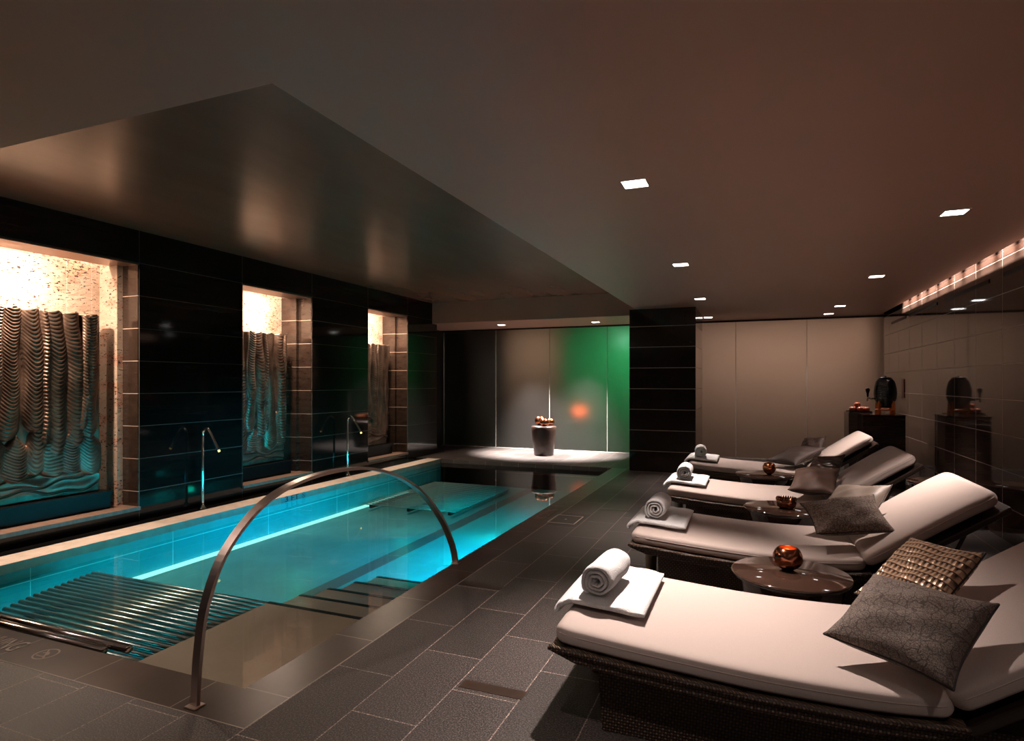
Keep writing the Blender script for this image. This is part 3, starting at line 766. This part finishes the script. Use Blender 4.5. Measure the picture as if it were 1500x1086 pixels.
PQ = [
 ('grey crackle-textured pillow in front on the nearest lounger', [(.20, 2.40, .455), (.51, 2.135, .455), (.75, 2.30, .64), (.45, 2.55, .64)], 'crackle', .08),
 ('bronze scaly pillow behind the grey one on the nearest lounger', [(.33, 2.84, .47), (.55, 2.60, .50), (.83, 2.63, .70), (.67, 2.90, .72)], 'croc', .06),
 ('grey speckled pillow in front on the second lounger', [(.245, 3.76, .475), (.66, 3.88, .52), (.73, 4.12, .68), (.35, 4.07, .63)], 'speckle', .07),
 ('smooth taupe pillow behind the grey one on the second lounger', [(.30, 4.30, .465), (.58, 4.10, .52), (.85, 4.27, .70), (.58, 4.48, .69)], 'taupe', .06),
 ('smooth brown satin pillow in front on the third lounger', [(.195, 5.45, .45), (.50, 5.44, .455), (.80, 5.82, .60), (.42, 5.94, .58)], 'brownsatin', .07),
 ('dark pleated pillow behind the satin one on the third lounger', [(.38, 6.15, .49), (.62, 5.96, .55), (.82, 5.98, .70), (.58, 6.18, .69)], 'pleat', .05),
 ('dark brown pillow in front on the farthest lounger', [(.16, 7.50, .45), (.43, 7.25, .45), (.75, 7.66, .60), (.46, 7.90, .58)], 'darkbrown', .07),
 ('dark brown pillow behind the other on the farthest lounger', [(.44, 7.94, .50), (.68, 7.74, .57), (.82, 7.76, .71), (.62, 7.98, .71)], 'darkbrown', .05),
]
for i, (lab, q, m_, T) in enumerate(PQ): pillow(lab, q, M[m_], T, i)

# side tables
def side_table(loc, label, r=.275):
    t = thing('side_table', label, 'side table', loc, 0, 'round brown lacquer side tables')
    lathe('table_top', [(r*.5, .352), (r-.01, .355), (r, .364), (r, .374), (r-.006, .380), (0, .380)], M['lacquer'], t, 64)
    lathe('drum', [(r*.60, 0), (r*.62, .01), (r*.78, .2), (r*.90, .345), (r*.90, .356)], M['lacquer'], t, 64)
    return t
T1 = side_table((.175, 3.385, 0), 'round brown lacquer side table between the two nearest loungers', .285)
T2 = dup(T1, (.21, 5.12, 0), 0, 'round brown lacquer side table between the second and third loungers')
T3 = dup(T1, (.10, 6.93, 0), 0, 'round brown lacquer side table between the two farthest loungers')
T4 = dup(T1, (1.705, 7.05, 0), 0, 'round brown side table by the wall beside the third lounger')
# copper votive on the first table
def votive(name, label, loc, r, mat, opening=.6, glow=True, dent=True, group=None):
    t = thing(name, label, 'candle holder', loc, 0, group)
    prof = []; a0 = -math.pi/2+.35; a1 = math.asin(.78)
    n = 22
    for i in range(n+1): a = a0+(a1-a0)*i/n; prof.append((r*math.cos(a), r*.92*(math.sin(a)-math.sin(a0))))
    for i in range(n, -1, -1): a = a0+(a1-a0)*i/n; prof.append((r*.93*math.cos(a), r*.92*(math.sin(a)*.93-math.sin(a0))+.002))
    fn = (lambda a, z: 1+.02*math.sin(5*a+z*60)+.012*math.sin(3*a+2)) if dent else None
    lathe('bowl', prof, mat, t, 48, None, fn)
    if glow: lathe('candle', [(r*.45, r*.10), (r*.45, r*.8), (r*.1, r*.83), (.0, r*.84)], M['candle'], t, 20)
    return t
votive('candle_holder', 'hammered copper candle bowl glowing on the nearest side table', (.165, 3.43, .381), .072, M['copper_dark'])
lamp('candle_light', 'POINT', (.165, 3.43, .381+.125), None, .25, (1, .45, .18), shadow_soft_size=.02)
# spiky bowl on the second table
t = thing('spiky_bowl', 'dark spiky bowl on the side table between second and third loungers', 'bowl', (.235, 5.10, .381))
lathe('bowl', [(.045, 0), (.064, .012), (.073, .04), (.073, .068), (.064, .072), (.060, .02), (0, .012)], M['copper_dark'], t, 40)
for q in range(24):
    a = 2*math.pi*q/24
    for zz in (.070,):
        o = lathe('spike', [(.009, 0), (.004, .010), (0, .018)], M['copper_dark'], t, 8, (.0685*math.cos(a), .0685*math.sin(a), zz))
# copper ball on the third
t = thing('copper_ball', 'polished copper ball on the farthest side table', 'ornament', (.155, 6.90, .381))
lathe('ball', [(.02, 0), (.028, .006), (.050, .025), (.066, .06), (.066, .085), (.050, .118), (.03, .128), (.022, .126), (.0, .118)], M['copper'], t, 40)

# ------------------------------------------------------------------ pot and copper bowls at the far end
pt_ = lathe('drum_stool', [(.165, 0), (.178, .01), (.205, .2), (.232, .46), (.238, .52), (.228, .545), (.15, .552), (0, .552)], M['pot'], None, 56, (-3.63, 10.62, 0))
tag(pt_, 'dark tapered ceramic stool standing by the frosted glass', 'stool')
for (dx, dy, r, lab) in ((-.095, .065, .102, 'left back copper bowl on the dark tapered stool'), (.10, .095, .078, 'right back copper bowl on the dark tapered stool'), (.045, -.095, .084, 'front copper bowl on the dark tapered stool')):
    votive('copper_bowl', lab, (-3.63+dx, 10.62+dy, .553), r, M['copper'], glow=False, dent=False, group='copper bowls on the stool')

# ------------------------------------------------------------------ cabinet, urn, fruit
cb = thing('cabinet', 'dark veneered cabinet against the tiled wall behind the loungers', 'cabinet', (1.555, 9.15, 0))
box('body', (-.235, .235, -.22, .25, .0, .922), M['cabinet'], cb, .003)
box('top', (-.24, .238, -.225, .25, .922, .937), M['cabinet'], cb, .002)
dc = thing('drawer_unit', 'narrow drawer unit standing behind the dark cabinet', 'drawer unit', (1.39, 9.64, 0))
box('body', (-.17, .2, -.21, .25, 0, .935), M['drawer'], dc, .002)
for k_ in range(5): box('drawer', (-.158, .188, -.222, -.2105, .03+.17*k_, .03+.17*k_+.16), M['drawer'], dc, .002)
tr = thing('tray', 'black tray holding red apples on the drawer unit', 'tray', (1.37, 9.62, .936))
boxes('rim', [(-.14, .14, -.16, .16, 0, .008), (-.14, .14, -.16, -.15, .01, .022), (-.14, .14, .15, .16, .01, .022), (-.14, -.13, -.15, .15, .01, .022), (.13, .14, -.15, .15, .01, .022)], M['black'], tr)
def apple(loc, label):
    t = thing('apple', label, 'apple', loc, 0, 'red apples on the black tray')
    prof = [(0, .008), (.010, .002), (.022, 0), (.034, .012), (.041, .034), (.038, .056), (.024, .069), (.012, .068), (0, .060)]
    lathe('fruit', prof, M['apple'], t, 24); sweep('stem', [(0, 0, .058), (.004, 0, .082)], M['leather'], .0022, 6, t); return t
a0 = apple((1.283, 9.57, .946), 'lower left apple on the black tray')
for (x, y, z, lab) in ((1.372, 9.545, .946, 'lower middle apple on the black tray'), (1.455, 9.57, .946, 'lower right apple on the black tray'), (1.335, 9.64, .946, 'rear left apple on the black tray'),
                       (1.42, 9.645, .946, 'rear right apple on the black tray'), (1.345, 9.585, 1.008, 'topmost apple on the black tray')):
    dup(a0, (x, y, z), random.random()*6, lab)
ur = thing('drink_dispenser', 'black ribbed drink urn with tap in an orange stand on the cabinet', 'drink dispenser', (1.60, 9.12, .938))
prof = []
for i in range(61):
    f_ = i/60; z = .085+.375*f_; r = .132*math.sin(math.pi*(.13+.73*f_))**.42*(1 if f_ < .95 else .93); r *= (1 if f_ > .35 else .72+.28*(f_/.35)**.7)
    r += .0018*math.sin(f_*2*math.pi*17); prof.append((r, z))
prof = [(.0, .083)]+prof+[(.06, .463), (.055, .470), (.0, .472)]
lathe('urn', prof, M['urn'], ur, 56)
lathe('lid', [(.075, .464), (.078, .474), (.05, .484), (.014, .487), (.016, .498), (0, .502)], M['black'], ur, 32)
for q in range(4):
    a = R(45+90*q); ca, sa = math.cos(a), math.sin(a)
    pts = [(.118*ca, .118*sa, .0), (.112*ca, .112*sa, .08), (.108*ca, .108*sa, .175)]
    sweep('stand_leg', pts, M['orangemetal'], parent=ur, section=[(-.020, -.009), (.020, -.009), (.020, .009), (-.020, .009)], up=(-sa, ca, 0))
v = [];
sweep('stand_ring', [(.105*math.cos(2*math.pi*q/32), .105*math.sin(2*math.pi*q/32), .06) for q in range(32)], M['orangemetal'], .010, 8, ur, closed=True)
tp = sweep('tap', [(-.08, -.02, .20), (-.16, -.03, .20), (-.205, -.035, .215), (-.21, -.035, .17)], M['chrome'], .013, 12, ur)
lathe('tap_handle', [(.010, 0), (.012, .02), (.015, .05), (.025, .085), (.026, .105), (.012, .118), (0, .12)], M['black'], tp, 20, (-.205, -.035, .225))
ws = thing('wall_sign', 'small red sign with white lines on the tiled wall', 'sign', (XR-.001, 10.12, 1.27))
box('plate', (-.008, 0, -.07, .07, -.135, .135), M['signred'], ws)
boxes('panel', [(-.010, -.008, -.035, .035, .045, .10), (-.010, -.008, -.035, .035, -.10, -.05)], M['text'], ws)

# ------------------------------------------------------------------ ceiling fittings
def downlight(loc, label, power=70, target=None, cone=70, size=.13, blend=.6, col=(1, .82, .73)):
    t = thing('downlight', label, 'ceiling light', loc, 0, 'square recessed downlights')
    s = size/2
    boxes('frame', [(-s-.008, s+.008, -s-.008, -s, -.004, -.0005), (-s-.008, s+.008, s, s+.008, -.004, -.0005), (-s-.008, -s, -s, s, -.004, -.0005), (s, s+.008, -s, s, -.004, -.0005)], M['whitetrim'], t)
    box('lens', (-s, s, -s, s, -.002, -.0005), M['lens'], t)
    tg = target or (loc[0], loc[1], 0)
    l = lamp('bulb', 'SPOT', (0, 0, -.01), (tg[0]-loc[0], tg[1]-loc[1], tg[2]-loc[2]), power, col, t, spot_size=R(cone), spot_blend=blend, shadow_soft_size=.035)
    return t
Z = LOW
downlight((-.618, 3.389, Z), 'nearest ceiling downlight, left row, over the nearest lounger foot', 480, (-.42, 2.85, .4), 74, blend=1)
downlight((1.225, 4.744, Z), 'nearest ceiling downlight of the right row by the tiled wall', 420, (1.25, 4.6, .5), 66, blend=1)
downlight((-.64, 5.875, Z), 'second ceiling downlight of the left row', 330, (-.50, 5.75, .4), 72, blend=1)
downlight((1.20, 7.287, Z), 'second ceiling downlight of the right row', 260, (1.1, 7.3, .4), 64, blend=1)
downlight((-.66, 8.365, Z), 'third ceiling downlight of the left row', 200, (-.55, 8.1, .4), 66, blend=1)
downlight((1.17, 9.90, Z), 'third ceiling downlight of the right row, before the frosted glass', 170, (1.45, 9.4, .9), 66, blend=1)
downlight((1.13, 10.95, Z), 'farthest ceiling downlight of the right row at the frosted glass', 60, (1.0, 11.2, 0), 70)
downlight((-.72, 10.80, Z), 'farthest ceiling downlight of the left row, right of the pillar', 60, (-.6, 11.2, 0), 70)
downlight((-4.52, 10.70, Z), 'left ceiling downlight over the dark stool', 3600, (-3.95, 10.95, 0), 62, blend=1, col=(1, .88, .82))
downlight((-2.70, 10.85, Z), 'right ceiling downlight over the dark stool', 3600, (-3.35, 10.98, 0), 62, blend=1, col=(1, .88, .82))
for x, y in ((-.6, .9), (1.2, .9), (-.6, -1.6), (1.2, -.8), (-3.2, -1.8)):  # downlight rows carried on out of view, added as room fill
    downlight((x, y, Z), 'unseen ceiling downlight added as fill at the camera end of the room', (50 if x < -1 else 160) if x < 0 else 110, None, 84, blend=1)
downlight((-3.3, .9, Z), 'ceiling downlight in the low ceiling before the pool', 260, (-2.45, 2.75, 0), 46, blend=1)
# wall-washing lamps hidden above the ceiling slot by the right wall
for i in range(22):
    y = .4+i*.455
    lamp('slot_lamp', 'SPOT', (1.80, y, 2.86), (2.0, y, 2.42), 250, (1, .84, .74), spot_size=R(58), spot_blend=.9, shadow_soft_size=.012)
for (a, b) in ((9.95, 10.9), (8.40, 9.75), (6.72, 8.07), (5.03, 6.37), (3.34, 4.7)):
    o = box('linear_vent', (XR-.006, XR-.0005, a, b, 2.262, 2.297), M['black'])
    tag(o, {9.95: 'farthest black slot vent high on the tiled wall', 8.40: 'second farthest black slot vent high on the tiled wall', 6.72: 'middle black slot vent high on the tiled wall',
            5.03: 'black slot vent high on the tiled wall at the right frame edge', 3.34: 'nearest black slot vent high on the tiled wall'}[a], 'vent', 'slot vents on the tiled wall')

# things glowing behind the frosted glass
ol = thing('orange_lamp', 'blurred orange lamp glowing behind the frosted glass', 'lamp', (-3.35, 12.1, 0))
lathe('shade', [(.0, .66), (.10, .68), (.15, .76), (.12, .84), (0, .88)], emit('orange_glow', (1, .16, .04), 2.0), ol, 24)
lathe('stand', [(.14, 0), (.14, .02), (.03, .05), (.03, .67)], plain('pink_stone', (.5, .36, .33), .6), ol, 20)
wl = thing('globe_lamp', 'pale green round glow high behind the frosted glass', 'lamp', (-2.55, 12.75, 2.25))
lathe('globe', [(.0, -.12), (.09, -.08), (.12, 0), (.09, .08), (0, .12)], emit('green_white_glow', (.35, 1, .6), 1.3), wl, 24)
lathe('rod', [(.012, .115), (.012, .35)], M['black'], wl, 10)
